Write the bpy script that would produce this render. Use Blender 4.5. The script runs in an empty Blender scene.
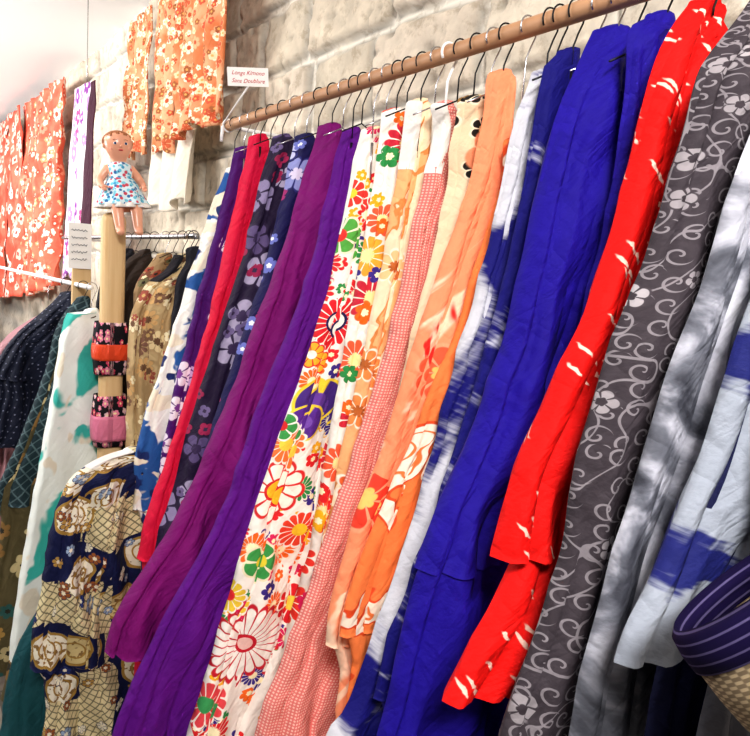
import bpy, bmesh, math, random
from bisect import bisect_right
from mathutils import Vector, Matrix, noise as mn
PI=math.pi
sc=bpy.context.scene; COL=sc.collection
try:
    sc.view_settings.view_transform='Standard'; sc.view_settings.look='None'; sc.view_settings.gamma=.92; sc.view_settings.exposure=.1
except Exception as e: print(e)

# ------------------------------------------------------------------ camera
FPX=700.0; YAW=math.radians(35.5); PIT=math.radians(7.6); ROLL=math.radians(4)
CAM=Vector((0,0,1.65))
R0=Vector((math.sin(YAW),math.cos(YAW),0)); F0=Vector((-math.cos(YAW),math.sin(YAW),0)); ZZ=Vector((0,0,1))
FW=F0*math.cos(PIT)-ZZ*math.sin(PIT); U0=ZZ*math.cos(PIT)+F0*math.sin(PIT)
RT=R0*math.cos(ROLL)+U0*math.sin(ROLL); UP=U0*math.cos(ROLL)-R0*math.sin(ROLL)
cd=bpy.data.cameras.new('camera'); cam=bpy.data.objects.new('camera',cd); COL.objects.link(cam)
m=Matrix((RT,UP,-FW)).transposed().to_4x4(); m.translation=CAM; cam.matrix_world=m
cd.lens=FPX*36/750; cd.sensor_width=36; cd.clip_start=.02; sc.camera=cam
def ray(px,py): return FW+RT*((px-375)/FPX)+UP*((368-py)/FPX)
def at_y(p,y): d=ray(*p); return CAM+d*(y/d.y)
def at_x(p,x): d=ray(*p); return CAM+d*(x/d.x)
def proj(P):
    d=P-CAM; z=d.dot(FW); return 375+FPX*d.dot(RT)/z, 368-FPX*d.dot(UP)/z, z
YR,ZR,YW=.884,2.07,1.26
CEIL=3.02

# ------------------------------------------------------------------ material kit
def hx(h):
    h=h.lstrip('#')
    if len(h)==3: h=''.join(q*2 for q in h)
    c=[int(h[i:i+2],16)/255 for i in (0,2,4)]
    return tuple((v/12.92 if v<=.04045 else ((v+.055)/1.055)**2.4) for v in c)+(1,)
class B:
    def __init__(s,name,rough=.75,sheen=.0,coord='UV',metal=0,spec=.2):
        s.mat=bpy.data.materials.new(name); s.mat.use_nodes=True; s.nt=s.mat.node_tree; s.nt.nodes.clear()
        s.out=s.n('ShaderNodeOutputMaterial'); s.bs=s.n('ShaderNodeBsdfPrincipled'); s.L(s.bs.outputs[0],s.out.inputs[0])
        s.bs.inputs['Roughness'].default_value=rough; s.bs.inputs['Metallic'].default_value=metal
        s.bs.inputs['Sheen Weight'].default_value=sheen; s.bs.inputs['Specular IOR Level'].default_value=spec
        s.tc=s.n('ShaderNodeTexCoord'); s.uv=s.tc.outputs[coord]
    def n(s,t): return s.nt.nodes.new(t)
    def L(s,a,b): s.nt.links.new(a,b)
    def si(s,sock,v):
        if isinstance(v,bpy.types.NodeSocket): s.L(v,sock)
        else: sock.default_value=v
    def m(s,op,a,b=None,c=None):
        k=s.n('ShaderNodeMath'); k.operation=op; s.si(k.inputs[0],a)
        if b is not None: s.si(k.inputs[1],b)
        if c is not None: s.si(k.inputs[2],c)
        return k.outputs[0]
    def mix(s,f,a,b):
        k=s.n('ShaderNodeMix'); k.data_type='RGBA'; s.si(k.inputs[0],f); s.si(k.inputs[6],a); s.si(k.inputs[7],b); return k.outputs[2]
    def step(s,x,lo,hi):
        k=s.n('ShaderNodeMapRange'); k.interpolation_type='SMOOTHSTEP'; s.si(k.inputs[0],x); k.inputs[1].default_value=lo; k.inputs[2].default_value=hi
        return k.outputs[0]
    def map(s,v,scale=(1,1,1),rot=0,loc=(0,0,0)):
        k=s.n('ShaderNodeMapping'); s.L(v,k.inputs[0]); k.inputs[1].default_value=loc; k.inputs[2].default_value=(0,0,rot); k.inputs[3].default_value=scale
        return k.outputs[0]
    def rmap(s,v,rot,scale,loc=(0,0,0)):
        return s.map(s.map(v,(1,1,1),rot),scale,0,loc)
    def noise(s,v,scale,detail=3,dist=0,rough=.5):
        k=s.n('ShaderNodeTexNoise'); s.L(v,k.inputs['Vector']); k.inputs['Scale'].default_value=scale; k.inputs['Detail'].default_value=detail
        k.inputs['Distortion'].default_value=dist; k.inputs['Roughness'].default_value=rough; return k.outputs[0]
    def vor(s,v,rand=.85):
        k=s.n('ShaderNodeTexVoronoi'); k.voronoi_dimensions='2D'; s.L(v,k.inputs['Vector']); k.inputs['Scale'].default_value=1; k.inputs['Randomness'].default_value=rand
        return k.outputs['Distance'],k.outputs['Color'],k.outputs['Position']
    def sep(s,v):
        k=s.n('ShaderNodeSeparateXYZ'); s.L(v,k.inputs[0]); return k.outputs
    def polar(s,v,pos):
        k=s.n('ShaderNodeVectorMath'); k.operation='SUBTRACT'; s.L(v,k.inputs[0]); s.si(k.inputs[1],pos)
        o=s.sep(k.outputs[0]); r=s.m('SQRT',s.m('ADD',s.m('MULTIPLY',o[0],o[0]),s.m('MULTIPLY',o[1],o[1])))
        return r,s.m('ARCTAN2',o[1],o[0])
    def ramp(s,f,cols,pos=None,const=True):
        k=s.n('ShaderNodeValToRGB'); s.L(f,k.inputs[0]); e=k.color_ramp
        if const: e.interpolation='CONSTANT'
        n=len(cols)
        while len(e.elements)<n: e.elements.new(1)
        for i,c in enumerate(cols): e.elements[i].position=pos[i] if pos else i/n
        for i,c in enumerate(cols): e.elements[i].color=hx(c)
        return k.outputs[0]
    def flowers(s,col,scale,size,petals,cols,ctr,dens=1.0,seed=0,rand=.8,line=None,asp=1):
        v=s.map(s.uv,(scale,scale*asp,1),0,(seed*3.71+.3,seed*1.37+.7,0)); d,c,p=s.vor(v,rand); r,a=s.polar(v,p); q=s.sep(c)
        pet=s.m('ABSOLUTE',s.m('COSINE',s.m('ADD',s.m('MULTIPLY',a,petals/2),s.m('MULTIPLY',q[0],6.28))))
        bd=s.m('MULTIPLY',s.m('MULTIPLY_ADD',s.m('SQRT',pet),.42*size,.58*size),s.m('MULTIPLY_ADD',q[1],.45,.6))
        t=s.m('DIVIDE',r,bd); mask=s.step(t,1.05,.95); pres=s.m('LESS_THAN',q[2],dens); mask=s.m('MULTIPLY',mask,pres)
        pc=s.ramp(q[0],cols)
        if line:
            ln=s.m('MAXIMUM',s.step(pet,.32,.18),s.step(t,.84,.9)); pc=s.mix(s.m('MULTIPLY',ln,s.m('GREATER_THAN',t,.3)),pc,hx(line))
        pc=s.mix(s.step(t,.36,.3),pc,hx(ctr)); return s.mix(mask,col,pc)
    def flower_at(s,col,uv,rad,petals,pc,line,ctr,rim=None,cr=.34,lw=.34):
        r,a=s.polar(s.uv,(uv[0],uv[1],0)); t0=s.m('DIVIDE',r,rad)
        pet=s.m('ABSOLUTE',s.m('COSINE',s.m('MULTIPLY',a,petals/2))); t=s.m('DIVIDE',t0,s.m('MULTIPLY_ADD',s.m('SQRT',pet),.22,.78))
        c=s.mix(s.m('MAXIMUM',s.step(pet,lw,lw-.14),s.step(t,.86,.9)),hx(pc),hx(line)); c=s.mix(s.step(t0,cr,cr-.05),c,hx(ctr))
        if rim: c=s.mix(s.m('COMPARE',t0,cr,.04),c,hx(rim))
        return s.mix(s.step(t,1.02,.97),col,c)
    def flat(s,h):
        k=s.n('ShaderNodeRGB'); k.outputs[0].default_value=hx(h); return k.outputs[0]
    def done(s,col,bump=.55,bs=220,wr=True,dist=.004):
        s.si(s.bs.inputs['Base Color'],col)
        if bump:
            h=s.m('MULTIPLY',s.noise(s.uv,bs,3),.5)
            if wr:
                w1=s.m('ABSOLUTE',s.m('SUBTRACT',s.noise(s.rmap(s.uv,.5,(26,6,1)),1,3,.5),.5)); w2=s.m('ABSOLUTE',s.m('SUBTRACT',s.noise(s.rmap(s.uv,-.8,(20,8,1)),1,2,.4),.5))
                h=s.m('ADD',h,s.m('MULTIPLY',s.m('ADD',w1,w2),6))
            k=s.n('ShaderNodeBump'); k.inputs['Strength'].default_value=bump; k.inputs['Distance'].default_value=dist; s.L(h,k.inputs['Height']); s.L(k.outputs[0],s.bs.inputs['Normal'])
        return s.mat
def plain(name,h,h2=None,rough=.75,sheen=.0,coord='UV',bump=.55,metal=0,sc_=8,spec=.2):
    b=B(name,rough,sheen,coord,metal,spec); c=b.flat(h)
    if h2: c=b.mix(b.noise(b.uv,sc_,3),c,hx(h2))
    return b.done(c,bump,220,coord=='UV')

# ------------------------------------------------------------------ object kit
def link(o): COL.objects.link(o); return o
def tag(o,label,cat,group=None,kind=None):
    if label: o['label']=label
    if cat: o['category']=cat
    if group: o['group']=group
    if kind: o['kind']=kind
    return o
def empty(name,loc,label,cat,group=None):
    o=link(bpy.data.objects.new(name,None)); o.location=loc; o.empty_display_size=.05; return tag(o,label,cat,group)
def par(o,p):
    if p is not None:
        o.parent=p
        if p.type=='EMPTY': o.matrix_parent_inverse=Matrix.Translation(-p.location)
    return o
def mesh(name,vs,fs,mat,parent=None,uvs=None,smooth=True,solid=0):
    me=bpy.data.meshes.new(name); me.from_pydata([tuple(v) for v in vs],[],fs); me.validate(); me.update()
    if uvs:
        ul=me.uv_layers.new(name='UVMap')
        for lp in me.loops: ul.data[lp.index].uv=uvs[lp.vertex_index]
    if smooth:
        for p in me.polygons: p.use_smooth=True
    me.materials.append(mat); o=link(bpy.data.objects.new(name,me)); par(o,parent)
    if solid:
        k=o.modifiers.new('solid','SOLIDIFY'); k.thickness=solid; k.offset=0
    return o
def bm_obj(name,bm,mat,parent=None,smooth=False,bevel=0):
    me=bpy.data.meshes.new(name); bm.to_mesh(me); bm.free(); me.materials.append(mat)
    if smooth:
        for p in me.polygons: p.use_smooth=True
    o=link(bpy.data.objects.new(name,me)); par(o,parent)
    if bevel:
        k=o.modifiers.new('bevel','BEVEL'); k.width=bevel; k.segments=4
    return o
def box(bm,c,s,rz=0):
    r=bmesh.ops.create_cube(bm,size=1); M=Matrix.Translation(c)@Matrix.Rotation(rz,4,'Z')@Matrix.Diagonal((s[0],s[1],s[2],1))
    bmesh.ops.transform(bm,matrix=M,verts=r['verts'])
def sweep(pts,rad,seg=8,closed=False):
    pts=[Vector(p) for p in pts]; n=len(pts); vs=[];fs=[]
    rr=rad if isinstance(rad,(list,tuple)) else [rad]*n
    up=None
    for i,p in enumerate(pts):
        t=(pts[min(i+1,n-1)]-pts[max(i-1,0)]).normalized()
        if up is None: up=t.orthogonal().normalized()
        up=(up-t*up.dot(t)); up=up.normalized() if up.length>1e-6 else t.orthogonal().normalized()
        w=t.cross(up)
        for k in range(seg):
            a=2*PI*k/seg; vs.append(p+(up*math.cos(a)+w*math.sin(a))*rr[i])
    for i in range(n-1):
        for k in range(seg):
            k2=(k+1)%seg; fs.append((i*seg+k,i*seg+k2,(i+1)*seg+k2,(i+1)*seg+k))
    fs.append(tuple(range(seg-1,-1,-1))); fs.append(tuple((n-1)*seg+k for k in range(seg)))
    return vs,fs
def join(*parts):
    V=[];Fc=[]
    for v,f in parts:
        o=len(V); V+=list(v); Fc+=[tuple(i+o for i in q) for q in f]
    return V,Fc
def ell(c,r,rot=None,n=14,m_=10):
    vs=[];fs=[]
    for i in range(m_+1):
        t=PI*i/m_
        for k in range(n):
            a=2*PI*k/n; v=Vector((r[0]*math.sin(t)*math.cos(a),r[1]*math.sin(t)*math.sin(a),r[2]*math.cos(t)))
            if rot: v=rot@v
            vs.append(v+Vector(c))
    for i in range(m_):
        for k in range(n):
            k2=(k+1)%n; fs.append((i*n+k,(i+1)*n+k,(i+1)*n+k2,i*n+k2))
    return vs,fs
def lathe(prof,n=32,fn=None):
    vs=[];fs=[]
    for i,(r,z) in enumerate(prof):
        for k in range(n):
            a=2*PI*k/n; q=fn(i,a,r) if fn else r; vs.append(Vector((q*math.cos(a),q*math.sin(a),z)))
    for i in range(len(prof)-1):
        for k in range(n):
            k2=(k+1)%n; fs.append((i*n+k,i*n+k2,(i+1)*n+k2,(i+1)*n+k))
    return vs,fs

# ------------------------------------------------------------------ room
def stone_wall():
    rnd=random.Random(41)
    zs=[0]; 
    while zs[-1]<CEIL+.3: zs.append(zs[-1]+rnd.uniform(.14,.28))
    rows=[]
    for _ in zs:
        xs=[-13+rnd.uniform(0,.3)]
        while xs[-1]<3: xs.append(xs[-1]+rnd.uniform(.22,.52))
        rows.append((xs,[rnd.random() for _ in xs],[rnd.random() for _ in xs]))
    gx=[-12.2+.2*i for i in range(33)]; gx+= [-5.6+.011*i for i in range(491)]; gx=[x for x in gx if x<-.2]; gx+=[-.2+.1*i for i in range(30)]
    gz=[.1*i for i in range(16)]+[1.6+.0105*i for i in range(137)]
    cr=[(.60,.52,.41),(.71,.63,.51),(.54,.47,.37),(.77,.69,.57),(.66,.57,.46)]
    mor=Vector((.80,.75,.66)); vs=[];cols=[]
    for x in gx:
        for z in gz:
            wz=z+.035*mn.noise((x*1.7,z*1.7,1))+.011*mn.noise((x*9,z*9,4)); wx=x+.045*mn.noise((x*2.4,z*2.4,7))+.011*mn.noise((x*9,z*9,9))
            i=max(0,min(bisect_right(zs,wz)-1,len(zs)-2)); xs,ra,rb=rows[i]; j=max(0,min(bisect_right(xs,wx)-1,len(xs)-2))
            jw=.012+.007*mn.noise((x*4,z*4,21))
            d=min(wz-zs[i],zs[i+1]-wz,wx-xs[j],xs[j+1]-wx); h=max(0,min(1,(d-jw)/.012)); h=h*h*(3-2*h)
            nz=mn.fractal((x*6,z*6,3),.6,2.1,7); pit=max(0,mn.noise((x*24,z*24,13))-.28); st=mn.noise((x*2.6,z*4.2,31))
            vs.append((x,YW-h*(.018+.024*ra[j])-.007*nz*(.4+h)+.03*pit*h,z))
            c=Vector(cr[int(rb[j]*4.99)])*(.95+.15*ra[j]); c=c*(1+.28*nz-1.2*pit+.18*st); c=mor.lerp(c,h*.93)*(1-.5*math.exp(-((d-jw-.001)/.006)**2)); cols.append(c)  # last factor paints a thin shadow line along block edges into the colour
    nz_=len(gz); fs=[(i*nz_+j,(i+1)*nz_+j,(i+1)*nz_+j+1,i*nz_+j+1) for i in range(len(gx)-1) for j in range(nz_-1)]
    b=B('stone_masonry',.9,0,'Object'); a=b.n('ShaderNodeAttribute'); a.attribute_name='tone'
    c=b.mix(b.m('MULTIPLY',b.step(b.noise(b.uv,18,6,0,.7),.5,.64),.4),a.outputs[0],hx('#8a7860')); c=b.mix(b.m('MULTIPLY',b.step(b.noise(b.uv,5,5,0,.6),.53,.7),.4),c,hx('#e9dec9'))
    b.done(c,.7,60,False,.009)
    o=mesh('wall_back',vs,fs,b.mat); at=o.data.color_attributes.new('tone','FLOAT_COLOR','POINT')
    for i,c in enumerate(cols): at.data[i].color=(c.x,c.y,c.z,1)
    o['kind']='structure'
stone_wall()
bm=bmesh.new(); box(bm,(-5,-.9,CEIL+.05),(15,4.6,.1)); o=bm_obj('ceiling',bm,plain('ceiling_plaster','#fdfdfd',None,.9,0,'Object',.1)); o['kind']='structure'
b=B('floor_tiles',.5,0,'Object'); k=b.n('ShaderNodeTexBrick'); b.L(b.uv,k.inputs[0]); k.inputs['Scale'].default_value=3; k.inputs['Color1'].default_value=hx('#8d8378'); k.inputs['Color2'].default_value=hx('#7d7469'); k.inputs['Mortar'].default_value=hx('#5c554d')
b.done(k.outputs[0],.1,90,False)
bm=bmesh.new(); box(bm,(-5,-.9,-.05),(15,4.6,.1)); o=bm_obj('floor',bm,b.mat); o['kind']='structure'
bm=bmesh.new(); box(bm,(-12.25,-.9,CEIL/2),(.1,4.6,CEIL)); o=bm_obj('wall_left',bm,plain('plaster_white','#f4efed',None,.9,0,'Object',.1)); o['kind']='structure'

# ------------------------------------------------------------------ shared mats
wood_b=B('rail_wood',.45,0,'Object'); c=wood_b.mix(wood_b.noise(wood_b.map(wood_b.uv,(1.2,22,22)),3,4),hx('#cfa27c'),hx('#a87a58')); WOOD=wood_b.done(c,.1,90,False)
pw=B('post_wood',.55,0,'Object'); c=pw.mix(pw.noise(pw.map(pw.uv,(30,30,1.4)),2.5,4),hx('#ecd0a2'),hx('#d3ab76')); PWOOD=pw.done(c,.1,90,False)
BLACKM=plain('black_wire','#141416',None,.35,0,'Object',0); WHITEP=plain('white_plastic','#f2f1f0',None,.4,0,'Object',0); CHROME=plain('steel','#b9b9bd',None,.25,0,'Object',0,1)
WHITEC=plain('white_lining','#f0ebe6','#e2dcd6'); PAPER=plain('card_paper','#f7f5f2',None,.8,0,'Object',0)

# ------------------------------------------------------------------ kimono builder
def smooth_path(P,step=.013):
    out=[]
    n=len(P)
    for i in range(n-1):
        p0=Vector(P[max(i-1,0)]);p1=Vector(P[i]);p2=Vector(P[i+1]);p3=Vector(P[min(i+2,n-1)])
        k=max(2,int((p2-p1).length/step))
        for j in range(k):
            t=j/k; q=.5*((2*p1)+(p2-p0)*t+(2*p0-5*p1+4*p2-p3)*t*t+(3*p1-p0-3*p2+p3)*t**3); out.append((q.x,q.y))
    out.append(tuple(P[-1])); res=[out[0]]
    for q in out[1:]:
        if q[1]<res[-1][1]-.002: res.append(q)
    return res
def lerp_y(P,z):
    if z>=P[0][1]: return P[0][0]
    for a,b in zip(P,P[1:]):
        if a[1]>=z>=b[1]: t=(a[1]-z)/max(1e-6,a[1]-b[1]); return a[0]+(b[0]-a[0])*t
    return P[-1][0]
def S(t): return math.sin(PI/2*max(0,min(1,t)))
DF=[0,.003,.007,.012,.018,.024,.030,.036,.043,.051,.060,.072]
NOSE=.22
CAPF=(.04,.3,.55,.78,.92)
def tube(name,mat,parent,P,x0,w,yb,seed,cap=False,ws0=.84,amp=1,lay=1,nose=NOSE,caph=.018):
    vs=[];uv=[];fs=[]; NM,NB=36,4; ztop=P[0][1]; vlen=0
    P=[(P[0][0]+.012*(1-f),ztop+caph*math.sqrt(max(0,1-f*f))) for f in CAPF]+list(P); zt2=ztop
    for i,(y,z) in enumerate(P):
        if i: vlen+=math.hypot(P[i][0]-P[i-1][0],P[i][1]-P[i-1][1])
        cap_f=CAPF[i] if i<len(CAPF) else 1
        yF=y+amp*(.006*mn.noise((z*5,seed*7.3,0))+.012*abs(mn.noise((z*9,seed*3.3,4)))); yB=max(yb(y,min(z,zt2)),yF+.03)
        if cap_f<1: mid=(yF+yB)/2; yF=mid+(yF-mid)*(.3+.7*cap_f); yB=mid+(yB-mid)*(.3+.7*cap_f)
        Ln=yB-yF
        ws=w*(ws0+(1-ws0)*S((zt2-z)/.10))*cap_f
        k=min(1,Ln*.6/.072); rB=min(.04,Ln*.3); d0=.072*k
        ds=[d*k for d in DF]+[d0+(Ln-rB-d0)*q/NM for q in range(1,NM)]+[Ln-rB+rB*math.sin(PI/2*q/NB) for q in range(NB+1)]
        d2=.026+.022*mn.noise((z*2.2,seed*4.1,8))+.012*math.sin(seed*2.3); d3=d2+.055+.035*mn.noise((z*1.7,seed*2.1,11))+.02*math.sin(seed*3.7); d4=d3+.06+.04*mn.noise((z*1.5,seed*6.1,14))
        xn=x0+nose*w+(1-cap_f)*(.5-nose)*w
        left=[];right=[]
        for d in ds:
            yy=yF+d; bb=1 if Ln-d>=rB else math.sqrt(max(0,1-(1-(Ln-d)/rB)**2)); rp=min(1,d/.07)*cap_f
            big=.14*w*math.sin(2*PI*(yy*7.5+z*.8+x0*1.3+.7*mn.noise((z*1.2,yy*.7,2))))
            cr=abs(mn.noise((yy*7+z*3.1,z*2.6-yy*2.5,seed*1.7)))-.22; cr2=mn.noise((yy*16-z*4,z*5,seed*.7)); cr3=abs(mn.noise((yy*11-z*2.8,z*6+yy*4,seed*2.9)))-.2
            f_=rp*amp*(big+min(w,.085)*(.36*cr+.20*cr3)+.003*cr2)
            if lay: gr=.46*S(d/.010)+.26*S((d-d2)/.010)+.15*S((d-d3)/.010)+.13*S((d-d4)/.010)-sum(a_*math.exp(-((d-q+.003)/.004)**2) for q,a_ in ((d2,.2),(d3,.2),(d4,.17)))*min(1,max(0,(zt2-z)/.12))
            else: gr=S(d/.012)
            gr*=(1-nose)*ws*(1-.22*S((d-.2)/.12)); gl=nose*ws*S(d/.03)
            left.append((xn-gl*bb+f_,yy,z)); right.append((xn+gr*bb+f_,yy,z))
        ring=list(reversed(left))+right[1:]
        arc=[0]
        for a,b_ in zip(ring,ring[1:]): arc.append(arc[-1]+math.dist((a[0]*.6,a[1]),(b_[0]*.6,b_[1])))
        c0=arc[len(left)-1]
        for p,a in zip(ring,arc): vs.append(p); uv.append((a-c0,-vlen))
    n=len(left)+len(right)-1
    for i in range(len(P)-1):
        for q in range(n-1): a=i*n+q; fs.append((a,a+n,a+n+1,a+1))
    fs.append(tuple(range(n-2,-1,-1)))
    if cap: fs.append(tuple(len(vs)-n+q for q in range(n-1)))
    return mesh(name,vs,fs,mat,parent,uv)
SEED=[1]
KIM={}
def hanger(xm,ry,rz,zn,hm,label,full=None):
    h=empty('clothes_hanger',(xm,ry,zn),label,'hanger','hangers on the rails')
    r_=.019; pts=[(xm,ry,zn-.01),(xm,ry,rz-.05),(xm,ry+.008,rz-.03),(xm,ry+r_*.9,rz-.012)]+[(xm,ry+r_*math.cos(a),rz+r_*math.sin(a)) for a in [PI*j/10 for j in range(0,13)]]
    v,f=sweep(pts,.0015 if hm is not WHITEP else .0027,6); mesh('hook',v,f,hm,h)
    za=zn-.10; ya=(lerp_y(full,za)+.05) if full else ry-.05; yb_=2*ry-ya
    if full is None: pa=[(xm,ry-.05,zn-.035),(xm,ry-.012,zn-.016),(xm,ry,zn-.01),(xm,ry+.012,zn-.016),(xm,ry+.05,zn-.035)]
    elif ya<ry-.03: pa=[(xm,max(ya,ry-.19),za),(xm,ry-.02,zn-.045),(xm,ry,zn-.03),(xm,ry+.02,zn-.045),(xm,min(yb_-.02,ry+.15),za)]
    else: pa=[(xm,ry,zn-.1),(xm,ry,zn-.06),(xm,ry,zn-.02)]
    v,f=sweep(pa,.004 if full else .0016,6); mesh('arms',v,f,hm,h)
    return h
def kimono(desc,mat,edge,label,x=None,w=.07,ry=YR,rz=ZR,neck=None,hem=None,body=None,bodyend=None,zb=.32,back=.24,depth=.26,collar=None,hang=True,hmat=None,group='kimonos on the main rail',inset=.03,bmat=None,ymin=-9,amp=1,lay=1):
    SEED[0]+=1; sd=SEED[0]
    if x is None: x=at_y(edge[0],ry).x
    xp=x+NOSE*w
    pr=[]
    for e in edge:
        p=at_x(e,xp); y=max(ymin,min(p.y,ry-.006))
        if not pr or p.z<pr[-1][1]-.004: pr.append((y,p.z))
    zn=neck if neck else (pr[0][1] if pr[0][0]>ry-.03 else pr[0][1]+.5*(ry-pr[0][0]))
    zn=min(zn,rz-.05); 
    pr=[q for q in pr if q[1]<zn-.012]; pr=[(ry-.02,zn)]+pr
    sl=(pr[-1][0]-pr[-2][0])/(pr[-1][1]-pr[-2][1]); zl=pr[-1][1]
    hz=at_x(hem,xp).z if hem else max(zl-.06,zb+.06)
    ex=[]; z=zl; y=pr[-1][0]
    while z>min(hz,zb)-.0: z-=.15; y-=sl*.15*.35; ex.append((max(ymin,y),max(z,zb-.001)))
    full=smooth_path(pr+[e for e in ex])
    sp=[q for q in full if q[1]>hz+.003]; sp.append((lerp_y(full,hz),hz))
    if body:
        bp=[(at_x(e,xp).y,at_x(e,xp).z) for e in body]
        b0=bp[0][1]; bl=[(q[0]+.016,q[1]) for q in full if q[1]>b0+.02]+smooth_path(bp)
        zz=bp[-1][1]
        if bodyend is None:
            yy=bp[-1][0]
            while zz>zb: zz-=.1; bl.append((yy,zz))
    else:
        bl=[(q[0]+(.014 if q[1]>hz-.0 else .014+(inset-.014)*min(1,(hz-q[1])/.05)),q[1]) for q in full]
    bl=[(q[0],q[1]-(.012 if i==0 else 0)) for i,q in enumerate(bl)]; bl=[bl[0]]+[q for q in bl[1:] if q[1]<bl[0][1]-.003]
    root=empty('kimono',(x+w/2,ry,max(0,zb)),label,'kimono',group)
    s=tube('sleeve',mat,root,sp,x,w,lambda y,z:min(y+depth,ry+max(.03,min(.16,(ry-y)*.85))),sd,True,amp=amp,lay=lay)
    bd=tube('body',bmat or mat,root,bl,x+.006,w-.012,lambda y,z:ry+min(back,(ry-y)*.85+.004),sd,amp=amp,lay=lay,caph=.012)
    # neckband: narrow folded strip running down the front edge
    nb=[full[0]]; L_=0
    for a_,b_ in zip(full,full[1:]):
        L_+=math.dist(a_,b_)
        if L_>(.13 if collar else .24): break
        nb.append(b_)
    nb=[(q[0]-.004*(1-.9*i/len(nb)),q[1]+.002) for i,q in enumerate(nb)]; xm=x+w*.5
    wn=w*(.6 if collar else .34)
    tube('neckband',collar or mat,root,nb,x+NOSE*w-.4*wn,wn,lambda y,z:min(y+.03,ry+.03),sd,True,ws0=1,lay=0,nose=.4,caph=.012)
    if hang:
        hm=hmat or (BLACKM if sd%3 else CHROME)
        hanger(xm,ry,rz,zn,hm,('white plastic' if hm is WHITEP else 'black wire' if hm is BLACKM else 'steel wire')+' hanger carrying the '+desc,full)
    KIM[desc]=(s,bd,xm,zn,ry,rz); return root
def uv_at(desc,px,py):
    best=None
    for o in KIM[desc][:1]:
        ul=o.data.uv_layers[0]; uvm={}
        for lp in o.data.loops: uvm[lp.vertex_index]=tuple(ul.data[lp.index].uv)
        for p in o.data.vertices:
            if p.normal.dot(p.co-CAM)>0: continue
            a,b_,z=proj(p.co); d=(a-px)**2+(b_-py)**2
            if best is None or d<best[0]: best=(d,uvm[p.index],z)
    return best[1],best[2]

# ------------------------------------------------------------------ cloth materials
def floral(name,base,layers,base2=None,rough=.75):
    b=B(name,rough); c=b.flat(base)
    if base2: c=b.mix(b.step(b.noise(b.uv,5,3),.42,.6),c,hx(base2))
    for l in layers: c=b.flowers(c,**l)
    return b.done(c)
b=B('white_blue_patch_cloth'); c=b.mix(b.step(b.noise(b.rmap(b.uv,.3,(9,7,1)),1,3,.6),.5,.53),hx('#f2eee8'),hx('#2a5a9c')); c=b.mix(b.step(b.noise(b.rmap(b.uv,-.4,(8,12,1),(3,1,0)),1,2,.5),.55,.58),c,hx('#efe2cc')); c=b.mix(b.step(b.noise(b.rmap(b.uv,.9,(10,14,1),(7,4,0)),1,2,.4),.62,.64),c,hx('#1c2c64')); M1=b.done(c)
M2=floral('purple_white_flower_cloth','#4a0d68',[dict(scale=11,size=.5,petals=6,cols=['#efe6f0','#c9a7d6','#e9dcea'],ctr='#7b3c93',dens=.75,seed=2,line='#5b2675')])
b=B('crimson_cloth'); c=b.mix(b.noise(b.uv,5,2),hx('#e01030'),hx('#c20a46')); M3=b.done(c)
M4=floral('plum_leaf_cloth','#1f1030',[dict(scale=9,size=.5,petals=5,cols=['#8c7fa3','#5e4d78','#a59ab5'],ctr='#3a2a4e',dens=.8,seed=4,line='#2b1c3c'),dict(scale=19,size=.4,petals=4,cols=['#6b5b85','#97204c'],ctr='#382848',dens=.4,seed=9)])
M5=floral('indigo_flower_cloth','#17124a',[dict(scale=9,size=.5,petals=6,cols=['#8f93c9','#4a4aa0','#c3c3e2'],ctr='#d8cfe6',dens=.85,seed=5,line='#2a2a70'),dict(scale=20,size=.42,petals=5,cols=['#a23070','#6d75c0'],ctr='#eee',dens=.4,seed=3)])
M6=plain('magenta_cloth','#840870','#68055c'); M7=plain('violet_cloth','#660a8a','#500672')
bright=['#e3262b','#f2b21b','#2f8f4a','#d81f5c','#f26b1d','#3d2a86']
M9=floral('white_garden_cloth','#f5eee6',[dict(scale=9,size=.54,petals=12,cols=['#e9382c','#f4a838','#f0603c','#c8283c'],ctr='#fbe7a2',dens=.85,seed=7,line='#f8eee0'),dict(scale=18,size=.45,petals=6,cols=bright,ctr='#fff3c8',dens=.55,seed=8)])
b=B('cream_peach_cloth'); c=b.flat('#f6dcba'); n1=b.noise(b.rmap(b.uv,.3,(9,4,1)),1,3,1.2); c=b.mix(b.step(n1,.48,.52),c,hx('#f2b27a')); c=b.mix(b.step(b.m('ABSOLUTE',b.m('SUBTRACT',n1,.5)),.02,.012),c,hx('#d98a4a')); c=b.flowers(c,10,.48,8,['#e88a48','#f6c48c','#e0632e'],'#b8622a',.65,11,.8,'#f9ead6'); M10=b.done(c)
b=B('pink_dotted_cloth'); 
v=b.map(b.uv,(175,175,1)); k=b.n('ShaderNodeVectorMath'); k.operation='FRACTION'; b.L(v,k.inputs[0]); r,a=b.polar(k.outputs[0],(.5,.5,0)); c=b.mix(b.step(r,.38,.2),hx('#d9766f'),hx('#eebfb2')); M11=b.done(c)
b=B('cream_black_flower_cloth'); c=b.mix(b.noise(b.uv,7,3),hx('#ecd8bc'),hx('#e2c39c')); o=b.sep(b.uv); c0=c; c=b.flowers(c,15,.6,6,['#1c1714','#3a2a1c','#1c1714','#8c6a3a'],'#e6c98c',.95,12,.7,'#efe0c6'); c=b.mix(b.step(o[1],-.22,-.16),c0,c); c=b.flowers(c,8,.45,5,['#e0916a','#d9b070'],'#b8622a',.4,13); M12=b.done(c)
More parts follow.
